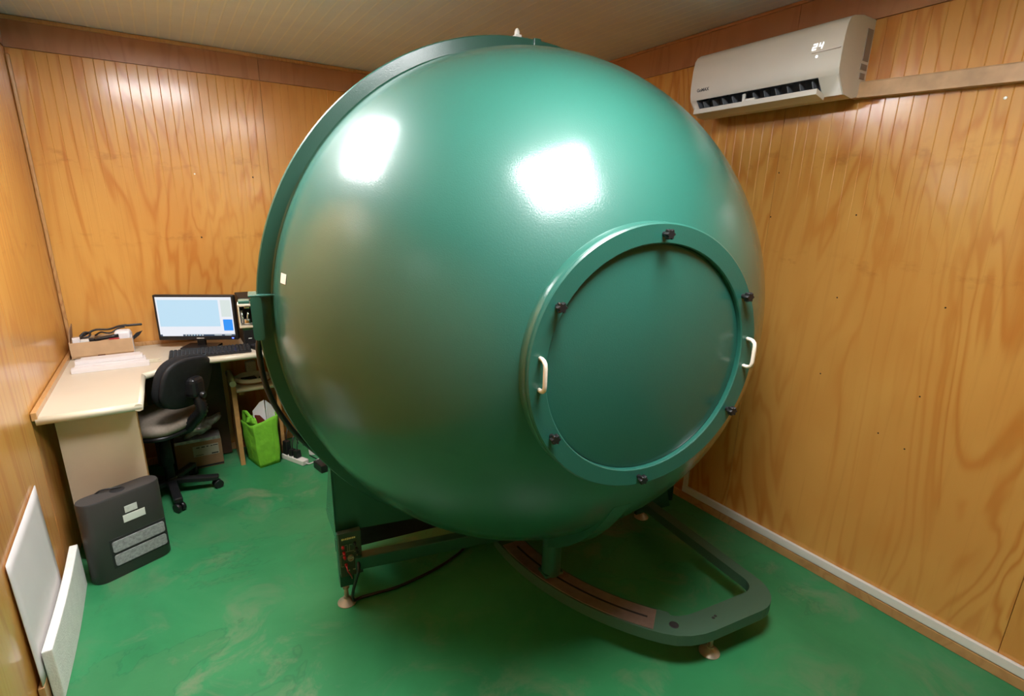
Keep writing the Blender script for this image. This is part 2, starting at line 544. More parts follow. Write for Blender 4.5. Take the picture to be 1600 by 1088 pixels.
def shell(front):
    bm = bmesh.new()
    N, K = 160, 64
    ax = Vector((0, -1 if front else 1, 0))
    mb = MB()
    prof = []
    e = .0
    for k in range(K + 1):
        th = (PI / 2 - math.asin(.0)) * k / K
        prof.append((math.sin(th), math.cos(th)))
    mb.lathe(prof, (0, 0, CZ), ax, N, smooth=True)
    if front:
        c = Vector((0, 0, CZ))
        kill = [f for f in mb.bm.faces if ((f.calc_center_median() - c).normalized()).dot(pax) > math.cos(math.asin(.352))]
        bmesh.ops.delete(mb.bm, geom=kill, context='FACES')
    return mb
fin(shell(True), 'front_hemisphere', M['green'], ms, local=True)
fin(shell(False), 'rear_hemisphere', M['green'], ms, local=True)
fl = [(.985, .004), (1.049, .004), (1.053, .008), (1.053, .026), (1.049, .030), (1.006, .030), (1.0, .034), (.990, .034)]
fin(MB().lathe(fl, (0, 0, CZ), (0, -1, 0), 192, closed=True), 'front_flange', M['green_d'], ms, local=True, auto=30)
fl2 = [(.985, -.03), (1.045, -.03), (1.049, -.026), (1.049, -.002), (1.045, .002), (.985, .002)]
fin(MB().lathe(fl2, (0, 0, CZ), (0, -1, 0), 192, closed=True), 'rear_flange', M['green_d'], ms, local=True, auto=30)
# fastening on top of the flange
tb = fin(MB().box((-.033, -.012, CZ + 1.056), (.026, .03, .01), bev=.002).lathe([(0, .026), (.006, .022), (.010, .012), (.010, .0)], (-.033, -.012, CZ + 1.06), (0, 0, 1), 14), 'top_fastener', M['white'], ms, local=True)
fin(MB().box((.045, -.020, CZ + 1.03), (.032, .034, .05), bev=.003), 'flange_lug', M['green_d'], ms, local=True)

# round port: collar, lid ring, cover, knobs, handles
o0 = Vector((0, 0, CZ))
fin(MB().lathe([(.352, .915), (.391, .905), (.388, .950), (.386, .953), (.352, .953)], o0, pax, 128, closed=True), 'port_collar', M['green'], ms, local=True, auto=35)
ring = fin(MB().lathe([(.332, .935), (.332, .967), (.335, .970), (.383, .970), (.3875, .966), (.3875, .955), (.352, .955), (.345, .935)], o0, pax, 128, closed=True), 'port_ring', M['green'], ms, local=True, auto=35)
fin(MB().lathe([(0, .9565), (.322, .9565), (.3305, .954), (.3305, .930), (0, .930)], o0, pax, 128), 'port_cover', M['green'], ms, local=True, auto=35)
def star_knob(ang):
    a, z = .357 * math.cos(ang), .357 * math.sin(ang)
    mb = MB()
    mb.frustum(qp(a, .969, z), qp(a, .985, z), .007, .008, 12)
    n = 60
    def rad(th): return .0128 + .0024 * math.cos(6 * th)
    rows = []
    for d, sc in ((.983, .80), (.986, 1.), (.997, 1.), (1.001, .86)):
        rows.append([mb.bm.verts.new(qp(a + rad(2 * PI * k / n) * sc * math.cos(2 * PI * k / n), d, z + rad(2 * PI * k / n) * sc * math.sin(2 * PI * k / n))) for k in range(n)])
    for A, B in zip(rows, rows[1:]):
        for k in range(n): mb.bm.faces.new((A[k], A[(k + 1) % n], B[(k + 1) % n], B[k]))
    mb.bm.faces.new(rows[-1]); mb.bm.faces.new(rows[0][::-1])
    fin(mb, 'star_knob', M['black'], ms, local=True, auto=40)
for deg in (90, 30, -30, -91, -150, 150): star_knob(R(deg))
for s in (-1, 1):
    a = .352 * s
    pts = []
    z0, h = .002, .043
    for z, d in ((-h, .968), (-h, .983), (-h + .002, .992), (-h + .008, 1.0), (-h + .018, 1.002), (0, 1.002), (h - .018, 1.002), (h - .008, 1.0), (h - .002, .992), (h, .983), (h, .968)):
        pts.append(qp(a, d, z0 + z))
    fin(MB().sweep(pts, .0058, 12), 'handle', M['handle'], ms, local=True)
# white sticker on the sphere
def on_sphere(a, b, r=1.0015):
    z = math.sqrt(max(0, r * r - a * a - b * b)); return Vector((a, -b, CZ + z))
mb = MB()
def stick(u, v):
    az = R(-10.6 - 3.4 * (1 - u)); el = R(9.35 + 1.9 * v)
    return Vector((-math.cos(az) * math.cos(el), math.sin(az) * math.cos(el), math.sin(el))) * 1.0012 + Vector((0, 0, CZ))
fin(mb.grid(stick, 3, 3), 'sticker', M['labelw'], ms, local=True)

# latch bracket on the left edge of the flange
lb = fin(MB(), 'latch_bracket', M['green'], ms, local=True)
def rrect(cx, cz, wx, wz, r, n=5):
    out = []
    for sx, sz, a0 in ((1, 1, 0), (-1, 1, 90), (-1, -1, 180), (1, -1, 270)):
        for k in range(n + 1):
            a = R(a0 + 90 * k / n); out.append((cx + sx * (wx / 2 - r) + r * math.cos(a), cz + sz * (wz / 2 - r) + r * math.sin(a)))
    return out
mb = MB()
mb.prism([q(a, .045, z) for a, z in rrect(-1.052, 1.322, .036, .158, .012)], q(0, .014, 0))
mb.box(q(-1.03, .012, 1.403), (.09, .10, .006), bev=.002)
mb.box(q(-1.064, .005, 1.335), (.006, .09, .13), bev=.001)
me = bpy.data.meshes.new('latch_bracket')
bmesh.ops.recalc_face_normals(mb.bm, faces=mb.bm.faces); mb.bm.to_mesh(me); mb.bm.free(); lb.data = me; me.materials.append(M['green'])
fr = MB()
for c, s in (((-1.090, .03, 1.372), (.042, .06, .008)), ((-1.090, .03, 1.296), (.042, .06, .008))):
    fr.box(q(*c), s, bev=.002)
fr.box(q(-1.109, .03, 1.334), (.005, .06, .084), bev=.001)
lf = fin(fr, 'latch_frame', M['handle'], ms, local=True)
fin(MB().box(q(-1.088, -.004, 1.334), (.040, .004, .072)), 'latch_back', M['blackm'], lf, local=True)
fin(MB().frustum(q(-1.100, .03, 1.302), q(-1.100, .03, 1.35), .004, .004, 10).box(q(-1.085, .035, 1.312), (.020, .03, .022), bev=.006).box(q(-1.082, .035, 1.362), (.018, .03, .006), bev=.002).frustum(q(-1.084, .04, 1.32), q(-1.08, .04, 1.345), .004, .003, 10), 'toggle_clamp', M['chrome'], lf, local=True)
fin(MB().box(q(-1.090, .03, 1.382), (.036, .05, .010), bev=.002), 'latch_lid', M['green'], lf, local=True)
fin(MB().box(q(-1.085, .0, 1.283), (.04, .05, .012), bev=.002), 'lower_plate', M['green'], lf, local=True)

# cradle that carries the rear half
def arc_plate(s):
    pts = [(-.845 * s, .36), (-.845 * s, .70), (-.79 * s, .66)]
    for k in range(13):
        th = R(218 + (244 - 218) * k / 12)
        pts.append((math.cos(th) * 1.035 * s, CZ + math.sin(th) * 1.035))
    pts.append((-.44 * s, .335))
    return pts
for s in (1, -1):
    fin(MB().prism([q(a, .0, z) for a, z in arc_plate(s)], q(0, -.022, 0)), 'cradle_plate', M['green_d'], ms, local=True)
    fin(MB().prism([q(-.845 * s, b, z) for b, z in ((-.0, .31), (.0, .70), (-.07, .66), (-.38, .25), (-.33, .24))], q(.012 * s, 0, 0)), 'side_gusset', M['green'], ms, local=True)
    fin(MB().box(q(-.815 * s, -.010, .225), (.06, .06, .27), bev=.003), 'support_post', M['green_d'], ms, local=True)
fin(MB().prism([q(.80, .01, .03), q(1.05, .01, .03), q(1.0, .01, .20), q(.80, .01, .30)], q(0, -.02, 0)), 'hinge_gusset', M['green_d'], ms, local=True)
fin(MB().frustum(q(1.075, -.03, .05), q(1.075, -.03, 1.75), .022, .022, 16), 'hinge_post', M['green_d'], ms, local=True)
mbm = Matrix.Translation(q(-.40, .075, .222)) @ Matrix.Rotation(R(-5), 4, 'Z')
fin(MB().box((0, 0, 0), (.76, .05, .06), mbm, bev=.003), 'cross_beam', M['green_d'], ms, local=True)
fin(MB().box(q(.42, .05, .222), (.82, .05, .06), bev=.003), 'cross_beam', M['green_d'], ms, local=True)
fin(MB().box(q(0, -.33, .165), (1.64, .012, .25)), 'dark_hollow_plate', M['blackm'], ms, local=True)  # black sheet added to hide the lit floor and keep the hollow dark
# control box on the left post
cb = fin(MB().box(q(-.795, .032, .268), (.094, .03, .214), bev=.002), 'control_box', M['panel'], ms, local=True)
fy = .048
x = -.835
mb = MB()
for k, (wd, ht) in enumerate(((.007, .007), (.005, .005), (.006, .006), (.005, .008), (.007, .006), (.006, .005), (.005, .006), (.006, .005))):
    mb.box(q(-.826 + k * .0072, fy, .347), (wd, .001, ht + .002))
fin(mb, 'title_print', M['yellow'], cb, local=True)
mb = MB()
for a0, a1, z0, z1 in ((-.818, -.808, .316, .318), (-.808, -.806, .285, .318), (-.800, -.798, .285, .318), (-.798, -.786, .316, .318), (-.816, -.780, .283, .285), (-.838, -.836, .215, .272), (-.838, -.828, .270, .272), (-.836, -.826, .214, .216), (-.770, -.768, .225, .278), (-.782, -.770, .276, .278), (-.815, -.803, .187, .193), (-.79, -.778, .187, .193)):
    mb.box(q((a0 + a1) / 2, fy, (z0 + z1) / 2), (a1 - a0, .0012, z1 - z0))
fin(mb, 'circuit_print', M['printl'], cb, local=True)['kind'] = 'stuff'
for (a, z, mt) in ((-.826, .312, 'red'), (-.823, .283, 'red'), (-.822, .262, 'red'), (-.818, .222, 'red'), (-.776, .318, 'black'), (-.770, .290, 'black'), (-.768, .275, 'black'), (-.768, .232, 'black')):
    fin(MB().frustum(q(a, .046, z), q(a, .058, z), .0065, .0065, 12).frustum(q(a, .058, z), q(a, .066, z), .0045, .004, 12), 'terminal', M[mt], cb, local=True)
fin(MB().lathe([(0, .008), (.004, .008), (.0045, .004), (.008, .004), (.009, .012), (.0125, .012), (.0135, .0)], q(-.797, .047, .252), (0, -1, 0), 24), 'round_socket', M['brass'], cb, local=True)
fin(MB().sweep([q(-.818, .066, .222), q(-.815, .075, .205), q(-.806, .07, .185), q(-.800, .062, .165), q(-.798, .055, .15)], .0025, 8), 'red_lead', M['red'], cb, local=True)

# levelling feet
def foot(a, b, top):
    ft = fin(MB().lathe([(0, .0), (.040, .0), (.041, .004), (.034, .010), (.020, .020), (.014, .027), (.014, .033), (0, .033)], q(a, b, 0), (0, 0, 1), 32), 'levelling_foot', M['brass'], ms, local=True, auto=40)
    fin(MB().frustum(q(a, b, .030), q(a, b, top), .0095, .0095, 16).frustum(q(a, b, top - .012), q(a, b, top - .001), .016, .016, 6), 'threaded_stem', M['brass'], ft, local=True)
foot(-.822, .012, .092)
foot(.848, .0, .092)
foot(.464, .897, .117)

# base frame with the curved rail for the opening half
HC = (1.05, .05)
def arc(r, a0, a1, n): return [(HC[0] + r * math.cos(R(a0 + (a1 - a0) * k / n)), HC[1] + r * math.sin(R(a0 + (a1 - a0) * k / n))) for k in range(n + 1)]
def cor(cx, cy, r, a0, a1, n=8): return [(cx + r * math.cos(R(a0 + (a1 - a0) * k / n)), cy + r * math.sin(R(a0 + (a1 - a0) * k / n))) for k in range(n + 1)]
outer = arc(1.168, 180, 138, 22) + [(.225, .874), (.265, .905), (.315, .928), (.37, .941), (.42, .945)] + cor(.68, .80, .145, 90, 0) + [(.825, .0)]
inner = [(.77, .0)] + cor(.70, .77, .07, 0, 90) + [(.42, .84), (.38, .838), (.345, .829), (.315, .812)] + arc(1.042, 134.5, 180, 22)
def ringprism(out, inn, z0, z1):
    """U shaped bar between two open outlines"""
    mb = MB()
    n = 96
    def resample(p, n):
        L = [0]
        for a, b in zip(p, p[1:]): L.append(L[-1] + math.dist(a, b))
        res = []
        for k in range(n + 1):
            s = L[-1] * k / n
            i = max(j for j in range(len(p) - 1) if L[j] <= s + 1e-9)
            f = (s - L[i]) / max(1e-9, L[i + 1] - L[i])
            res.append((p[i][0] + (p[i + 1][0] - p[i][0]) * f, p[i][1] + (p[i + 1][1] - p[i][1]) * f))
        return res
    return out, inn
def ubar(z0, z1):
    mb = MB()
    pts = [q(a, b, z0) for a, b in outer + inner]
    mb.prism(pts, (0, 0, z1 - z0))
    return mb
fin(ubar(.118, .165), 'base_frame', M['bar'], ms, local=True)
def strip(r0, r1, a0, a1, z0, z1, n=28):
    return MB().prism([q(a, b, z0) for a, b in arc(r1, a0, a1, n) + arc(r0, a1, a0, n)], (0, 0, z1 - z0))
rs = fin(strip(1.052, 1.160, 176, 137.0, .1652, .169), 'guide_rail', M['railm'], ms, local=True)
fin(strip(1.100, 1.110, 174, 138.5, .1688, .1696), 'rail_slot', M['blackm'], rs, local=True)
for a, b, r_ in ((.292, .856, .019), (.463, .892, .006), (.478, .888, .006)):
    fin(MB().lathe([(0, .002), (r_ * .8, .002), (r_, .0)], q(a, b, .165), (0, 0, 1), 20), 'frame_fixing', M['blackm'], ms, local=True)  # flat black discs: a large bolt hole with painted dark inside, two small bolts
# leg of the front half, riding on the rail, and its curved web
fin(MB().frustum(q(.0, .40, .178), q(.0, .40, .42), .042, .042, 28).box(q(.0, .40, .183), (.09, .07, .014), bev=.004), 'roller_leg', M['green_d'], ms, local=True, auto=40)
ol, il = [], []
for k in range(15):
    s = k / 14
    th = R(-66.5 + (-66.5 + 94.5) * 0 + (66.5 - 33) * s)
    ro = 1.0005 + .060 * (1 - s) ** 1.15
    ol.append((ro * math.cos(th), CZ + ro * math.sin(th)))
    il.append((.985 * math.cos(th), CZ + .985 * math.sin(th)))
fin(MB().prism([q(-.035, b, z) for b, z in ol + il[::-1]], (.07, 0, 0)), 'leg_web', M['green'], ms, local=True)

# ------------------------------------------------------------------ cables of the machine
def wpt(a, b, z):
    v = Matrix.Rotation(R(-7.), 4, 'Z') @ q(a, b, z); return Vector((v.x + CX, v.y + CY, v.z))
def smooth_path(pts, n=6):
    pts = [Vector(p) for p in pts]
    out = []
    for i in range(len(pts) - 1):
        p0, p1, p2, p3 = pts[max(i - 1, 0)], pts[i], pts[i + 1], pts[min(i + 2, len(pts) - 1)]
        for k in range(n):
            t = k / n
            out.append(.5 * ((2 * p1) + (p2 - p0) * t + (2 * p0 - 5 * p1 + 4 * p2 - p3) * t * t + (3 * p1 - p0 - 3 * p2 + p3) * t ** 3))
    out.append(pts[-1])
    return out
c = smooth_path([wpt(-.768, .062, .232), wpt(-.772, .085, .205), wpt(-.785, .075, .15), wpt(-.80, .06, .08), wpt(-.795, .035, .02), wpt(-.76, .015, .0075), wpt(-.70, .015, .0075), wpt(-.60, .015, .0075), wpt(-.50, -.005, .0075), wpt(-.39, -.036, .0075), wpt(-.27, -.09, .0075), wpt(-.18, -.154, .0075), wpt(-.10, -.22, .0075)])
solo(MB().sweep(c, .007, 8), 'power_cable', M['black'], 'black cable lying on the floor in an arc under the sphere', 'cable', tuple(c[30]))
def rimp(ph, r, b): return wpt(-r * math.cos(R(ph)), b, CZ - r * math.sin(R(ph)))
c = smooth_path([wpt(-1.052, .0, 1.243), rimp(6, 1.066, -.02), rimp(12, 1.078, -.03), rimp(18, 1.082, -.035), rimp(25, 1.076, -.045), rimp(32, 1.062, -.055), rimp(39, 1.045, -.06), rimp(46, 1.03, -.07), rimp(52, 1.02, -.085)])
solo(MB().sweep(c, .011, 10), 'hanging_cable', M['black'], 'thick black cable hanging from the latch on the left edge of the sphere', 'cable', tuple(c[0]))

# ------------------------------------------------------------------ air conditioner
ac = thing('air_conditioner', 'white wall mounted air conditioner showing 24, high on the right wall', 'air conditioner', (XR, 1.60, 2.18))
Y0, Y1 = 1.245, 1.945
def ac_prof(n=8):
    p = [(0, 2.470), (.10, 2.470), (.165, 2.458)]
    p += [(.190, 2.444), (.203, 2.425), (.212, 2.38), (.216, 2.31), (.214, 2.27), (.208, 2.248)]
    p += [(.150, 2.182), (.085, 2.174), (.0, 2.195)]
    return p
body = MB()
P = ac_prof()
fr_i = 8
# body split so that the outlet can be a real recess
def acpt(d, z, y): return Vector((XR - d, y, z))
N = len(P)
segs = list(zip(P, P[1:]))
for i, ((d0, z0), (d1, z1)) in enumerate(segs):
    if i == 8:   # lower front slope: outlet opening between the two cheeks
        for a, b in ((Y0, Y0 + .075), (Y1 - .03, Y1)):
            body.poly([acpt(d0, z0, a), acpt(d0, z0, b), acpt(d1, z1, b), acpt(d1, z1, a)])
        continue
    body.poly([acpt(d0, z0, Y0), acpt(d0, z0, Y1), acpt(d1, z1, Y1), acpt(d1, z1, Y0)])
bmesh.ops.remove_doubles(body.bm, verts=body.bm.verts, dist=1e-5)
b_ = fin(body, 'body', M['acw'], ac, auto=35)
for y in (Y0, Y1):
    s = 1 if y == Y1 else -1
    fin(MB().prism([acpt(d, z, y) for d, z in P], (0, .006 * s, 0)), 'end_cap', M['acw'], ac)
oy0, oy1 = Y0 + .075, Y1 - .03
mb = MB()
OP = [(.208, 2.248), (.12, 2.275), (.10, 2.20), (.150, 2.182)]
for (d0, z0), (d1, z1) in zip(OP, OP[1:]): mb.poly([acpt(d0, z0, oy0), acpt(d0, z0, oy1), acpt(d1, z1, oy1), acpt(d1, z1, oy0)])
for y in (oy0, oy1): mb.poly([acpt(d, z, y) for d, z in OP])
ot = fin(mb, 'outlet', M['acd'], ac)
nv = 11
for k in range(nv):
    y = oy0 + .03 + (oy1 - oy0 - .06) * k / (nv - 1)
    fin(MB().prism([acpt(.192, 2.240, y), acpt(.13, 2.262, y + .012), acpt(.115, 2.205, y + .012), acpt(.16, 2.19, y)], (0, .003, 0)), 'vane', M['vane'], ot)
fl_ = MB().prism([acpt(.150, 2.170, oy0 - .006), acpt(.215, 2.186, oy0 - .006), acpt(.222, 2.184, oy0 + .03), acpt(.222, 2.184, oy1 - .03), acpt(.217, 2.186, oy1 + .006), acpt(.150, 2.170, oy1 + .006)], (.003, 0, .022), bev=.002)
fin(fl_, 'louvre_flap', M['acw'], ac)
fin(MB().box(acpt(.200, 2.222, 1.655), (.01, .014, .036), bev=.003).box(acpt(.20, 2.212, 1.62), (.015, .05, .010), bev=.003), 'flap_pivot', M['white'], ac)
fin(MB().box((XR - .032, Y0 - .0062, 2.375), (.045, .004, .115), bev=.001), 'side_recess', M['acs'], ac)
fin(MB().box((XR - .036, Y0 - .0062, 2.295), (.05, .004, .022), bev=.001).box((XR - .036, Y0 - .0062, 2.262), (.04, .004, .022), bev=.001), 'side_vent', M['acs'], ac)
# front-face frame: at height z the face depth
def face_d(z):
    for (d0, z0), (d1, z1) in zip(P, P[1:]):
        if z1 <= z <= z0 and z0 != z1: return d0 + (d1 - d0) * (z - z0) / (z1 - z0)
    return .21
def seg7(mb, y0, z0, wd, ht, segs, th=.0038, slant=.22):
    # y decreases to the right of the viewer
    def bar(u0, v0, u1, v1):
        pts = []
        for u, v in ((u0, v0), (u1, v0), (u1, v1), (u0, v1)):
            z = z0 + v; y = y0 - u - slant * v
            pts.append(acpt(face_d(z) + .0012, z, y))
        mb.poly(pts)
    g = th
    S = {'a': (0, ht - g, wd, ht), 'b': (wd - g, ht / 2, wd, ht), 'c': (wd - g, 0, wd, ht / 2), 'd': (0, 0, wd, g), 'e': (0, 0, g, ht / 2), 'f': (0, ht / 2, g, ht), 'g': (0, ht / 2 - g / 2, wd, ht / 2 + g / 2)}
    for k in segs: bar(*S[k])
mb = MB()
seg7(mb, 1.362, 2.352, .017, .023, 'abged')
seg7(mb, 1.337, 2.352, .016, .023, 'fgbc')
fin(mb, 'temperature_display', M['led_w'], ac)
fin(MB().lathe([(0, .001), (.0045, .001)], acpt(face_d(2.326) + .001, 2.326, 1.336), (-1, 0, 0), 14), 'indicator_dot', M['led_w'], ac)
mb = MB()
mb.prism([acpt(face_d(2.342) + .0025, 2.3405, 1.358), acpt(face_d(2.342) + .0025, 2.3405, Y0), acpt(face_d(2.342) + .0025, 2.3435, Y0), acpt(face_d(2.342) + .0025, 2.342, 1.358)], (-.004, 0, 0))
fin(mb, 'accent_strip', M['whiteb'], ac)
def text_obj(name, body_, size, mat, parent, origin, xdir, ydir, ext=.0004, shear=0., bold=0.):
    cu = bpy.data.curves.new(name, 'FONT'); cu.body = body_; cu.size = size; cu.extrude = ext; cu.shear = shear; cu.offset = bold
    tmp = bpy.data.objects.new(name + '_tmp', cu); COL.objects.link(tmp)
    dg = bpy.context.evaluated_depsgraph_get(); dg.update()
    me = bpy.data.meshes.new_from_object(tmp.evaluated_get(dg))
    bpy.data.objects.remove(tmp)
    X = Vector(xdir).normalized(); Yv = Vector(ydir).normalized(); Z = X.cross(Yv)
    m = Matrix((X, Yv, Z)).transposed().to_4x4(); m.translation = origin
    if parent is not None: m = ROOTM[parent.name].inverted() @ m
    me.transform(m)
    me.materials.clear()
    o = link(name, me, mat)
    if parent is not None: o.parent = parent
    return o
text_obj('logo', 'GoMAX', .020, M['inkg'], ac, acpt(face_d(2.284) + .0014, 2.284, 1.912), (0, -1, 0), (-.05, 0, 1), bold=.0004)

cd_ = thing('pipe_cover', 'long beige wooden pipe cover running along the wall from the air conditioner', 'pipe cover', (XR, 1.0, 2.17))
mb = MB()
ya, yb_ = Y0 + .02, -1.2
def cz(y): return -.046 * (Y0 - y)
pts = [(XR - .002, ya, 2.190), (XR - .040, ya, 2.190), (XR - .040, ya, 2.238), (XR - .036, ya, 2.243), (XR - .002, ya, 2.243)]
dz = cz(yb_)
fin(MB().prism(pts, (0, yb_ - ya, dz)), 'cover_box', M['conduit'], cd_)
pts = [(XR - .002, ya, 2.182), (XR - .045, ya, 2.182), (XR - .045, ya, 2.192), (XR - .002, ya, 2.192)]
fin(MB().prism(pts, (0, yb_ - ya, dz)), 'lower_lip', M['conduit'], cd_)

# ------------------------------------------------------------------ corner desk
dk = thing('corner_desk', 'cream corner desk with a rounded front edge in the back left corner', 'desk', (-.2, 3.6, 0))
TH = .036
def nosed(pts, z=DZ):
    pass
ox, oy = -.188, 2.775
# outline of the top, counter clockwise from the near left corner
top = [(XL + .022, oy + .018), (ox - .018, oy + .018), (ox - .018, 3.30), (.000, 3.475), (.05, 3.475), (.52, 3.475), (.52, YB - .03), (XL + .022, YB - .03)]
mb = MB().prism([(x, y, DZ - TH) for x, y in top], (0, 0, TH))
fin(mb, 'worktop', M['lam'], dk)
def nose(p0, p1, name='front_edge'):
    fin(MB().frustum((*p0, DZ - TH / 2), (*p1, DZ - TH / 2), TH / 2, TH / 2, 16), name, M['lame'], dk)
nose((XL + .014, oy + .018), (ox - .003, oy + .018))
nose((ox - .018, oy + .002), (ox - .018, 3.30))
nose((ox - .018, 3.295), (.005, 3.478))
nose((.0, 3.475), (.52, 3.475))
fin(MB().box((XL + .013, (oy + YB) / 2, DZ + .006), (.020, YB - oy - .01, .036), bev=.002), 'upstand', M['strip'], dk)
fin(MB().box((.0, YB - .013, DZ + .008), (1.06, .018, .030), bev=.002), 'upstand', M['strip'], dk)
ep = fin(MB().box((-.388, 2.979, .397), (.305, .004, .794)), 'end_panel', M['panelw'], dk)
fin(MB().box((-.386, 2.9965, .397), (.309, .031, .794)), 'panel_core', M['pine'], ep)
fin(MB().lathe([(0, .001), (.004, .001)], (-.515, 2.9765, .26), (0, -1, 0), 10), 'screw_hole', M['ink'], ep)
fin(MB().box((.507, 3.83, .40), (.022, .30, .79)), 'side_panel', M['pine'], dk)
lp = fin(MB().box((.243, 3.83, .29), (.028, .29, .58)), 'low_panel', M['pine'], dk)
fin(MB().frustum((.243, 3.682, .582), (.243, 3.97, .582), .02, .02, 14), 'rounded_cap', M['lame'], lp)
sh = fin(MB().box((.376, 3.815, .542), (.236, .30, .03)), 'shelf', M['lam'], dk)
fin(MB().frustum((.258, 3.665, .542), (.494, 3.665, .542), .0155, .0155, 14), 'shelf_edge', M['lame'], sh)
fin(MB().box((.285, 3.69, .515), (.03, .02, .024)), 'shelf_bracket', M['pine'], sh)
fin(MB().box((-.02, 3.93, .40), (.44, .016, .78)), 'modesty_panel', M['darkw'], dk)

# round lamp and small boxes on the shelf
rl = thing('round_lamp', 'white round lamp fitting lying on the shelf under the desk', 'lamp', (.375, 3.80, .557))
fin(MB().lathe([(0, .004), (.09, .002), (.108, .0), (.112, .012), (.108, .030), (.100, .036), (.096, .030), (.09, .010), (0, .010)], (.375, 3.80, .5575), (0, 0, 1), 40), 'dish', M['white'], rl, auto=40)
fin(MB().lathe([(.110, .0), (.115, .004), (.115, .010), (.110, .013)], (.375, 3.80, .5575), (0, 0, 1), 40, closed=True), 'rim_band', M['cardd'], rl)
fin(MB().box((.35, 3.80, .574), (.09, .05, .012), R(8), bev=.003).box((.43, 3.78, .574), (.03, .03, .014), R(30), bev=.003), 'driver', M['black'], rl)
solo(MB().box((.385, 3.95, .605), (.065, .05, .095), R(3), bev=.003).box((.385, 3.924, .575), (.06, .004, .01), R(3)), 'small_carton', M['label'], 'small grey carton standing behind the round lamp on the shelf', 'box', (.385, 3.95, .557), R(3))

# ------------------------------------------------------------------ things on the desk
mon = thing('monitor', 'black computer monitor with a pale blue screen on the corner desk', 'monitor', (.095, 3.755, DZ), R(-26))
# local frame: x along the screen, -y to the viewer
W_, H_ = .47, .285
zb = .052
fin(MB().box((0, .012, zb + H_ / 2), (W_, .034, H_), bev=.005), 'casing', M['black'], mon, local=True)
bz = .014
sx0, sx1, sz0, sz1 = -W_ / 2 + bz, W_ / 2 - bz, zb + .026, zb + H_ - .013
sy = -.0058
def scr(name, u0, u1, v0, v1, mt, par, dy=0.):
    x0, x1 = sx0 + (sx1 - sx0) * u0, sx0 + (sx1 - sx0) * u1
    z0, z1 = sz0 + (sz1 - sz0) * v0, sz0 + (sz1 - sz0) * v1
    mb = MB(); mb.box(((x0 + x1) / 2, sy - dy, (z0 + z1) / 2), (x1 - x0, .0008, z1 - z0))
    return fin(mb, name, M[mt], par, local=True)
s0 = scr('screen', 0, 1, 0, 1, 'scr_w', mon)
scr('picture_area', .02, .82, .25, .93, 'scr_b', s0, .0006)
scr('tool_column', .85, .985, .50, .93, 'scr_g', s0, .0006)
scr('blue_square', .86, .985, .14, .43, 'scr_s', s0, .0006)
scr('taskbar', .0, 1., .0, .045, 'scr_t', s0, .0006)
scr('search_field', .03, .30, .004, .045, 'scr_w', s0, .0009)
for k in range(7): scr('icon', .33 + k * .037, .35 + k * .037, .012, .034, 'scr_b' if k % 2 else 'scr_g', s0, .0009)
scr('tray_text', .72, .82, .016, .032, 'scr_g', s0, .0009); scr('tray_text', .86, .95, .016, .032, 'scr_g', s0, .0009)
fin(MB().box((.01, -.0055, zb + .012), (.045, .001, .006)), 'maker_mark', M['label'], mon, local=True)
fin(MB().box((W_ / 2 - .03, -.006, zb + .012), (.010, .002, .006)), 'power_light', M['led_b'], mon, local=True)
fin(MB().box((0, .03, .04), (.05, .02, .08), bev=.004), 'neck', M['black'], mon, local=True)
fin(MB().box((0, .02, .006), (.20, .14, .012), bev=.005), 'stand_base', M['black'], mon, local=True)

kb = thing('keyboard', 'black computer keyboard lying in front of the monitor', 'keyboard', (.142, 3.572, DZ), R(-3))
fin(MB().prism([(-.218, -.072, .002), (-.218, .072, .002), (-.218, .072, .024), (-.218, -.072, .012)], (.436, 0, 0), bev=.003), 'keyboard_base', M['black'], kb, local=True)
mb = MB()
for r_ in range(6):
    for k in range(21):
        if r_ == 0 and 4 <= k <= 8: continue
        x = -.205 + k * .0205; y = -.056 + r_ * .0215
        mb.box((x, y, .0165 + (y + .072) * .085), (.017, .017, .007), taper=(.8, .8))
ks = fin(mb, 'keys', M['blackm'], kb, local=True); ks['kind'] = 'stuff'
fin(MB().box((.12, .066, .0245), (.006, .004, .002)), 'status_light', M['led_g'], kb, local=True)

tw = thing('computer_tower', 'black computer tower standing behind the right end of the monitor', 'computer', (.405, 3.80, DZ))
fin(MB().box((.405, 3.81, DZ + .155), (.13, .28, .31), bev=.004), 'case', M['blackm'], tw)
fin(MB().box((.405, 3.668, DZ + .155), (.124, .008, .30), bev=.003), 'front_panel', M['black'], tw)
fin(MB().box((.375, 3.663, DZ + .05), (.02, .003, .004)), 'power_button', M['label'], tw)
solo(MB().box((.405, 3.56, DZ + .016), (.055, .09, .032), R(35), bev=.013, seg=3), 'computer_mouse', M['black'], 'black mouse at the right end of the keyboard', 'mouse', (.405, 3.56, DZ))
c = smooth_path([(.40, 3.60, DZ + .012), (.36, 3.62, DZ + .004), (.385, 3.525, DZ + .004), (.42, 3.505, DZ + .004), (.47, 3.53, DZ + .004)])
solo(MB().sweep(c, .002, 6), 'mouse_cord', M['black'], 'thin black cord curling beside the black mouse', 'cord', (.40, 3.60, DZ))

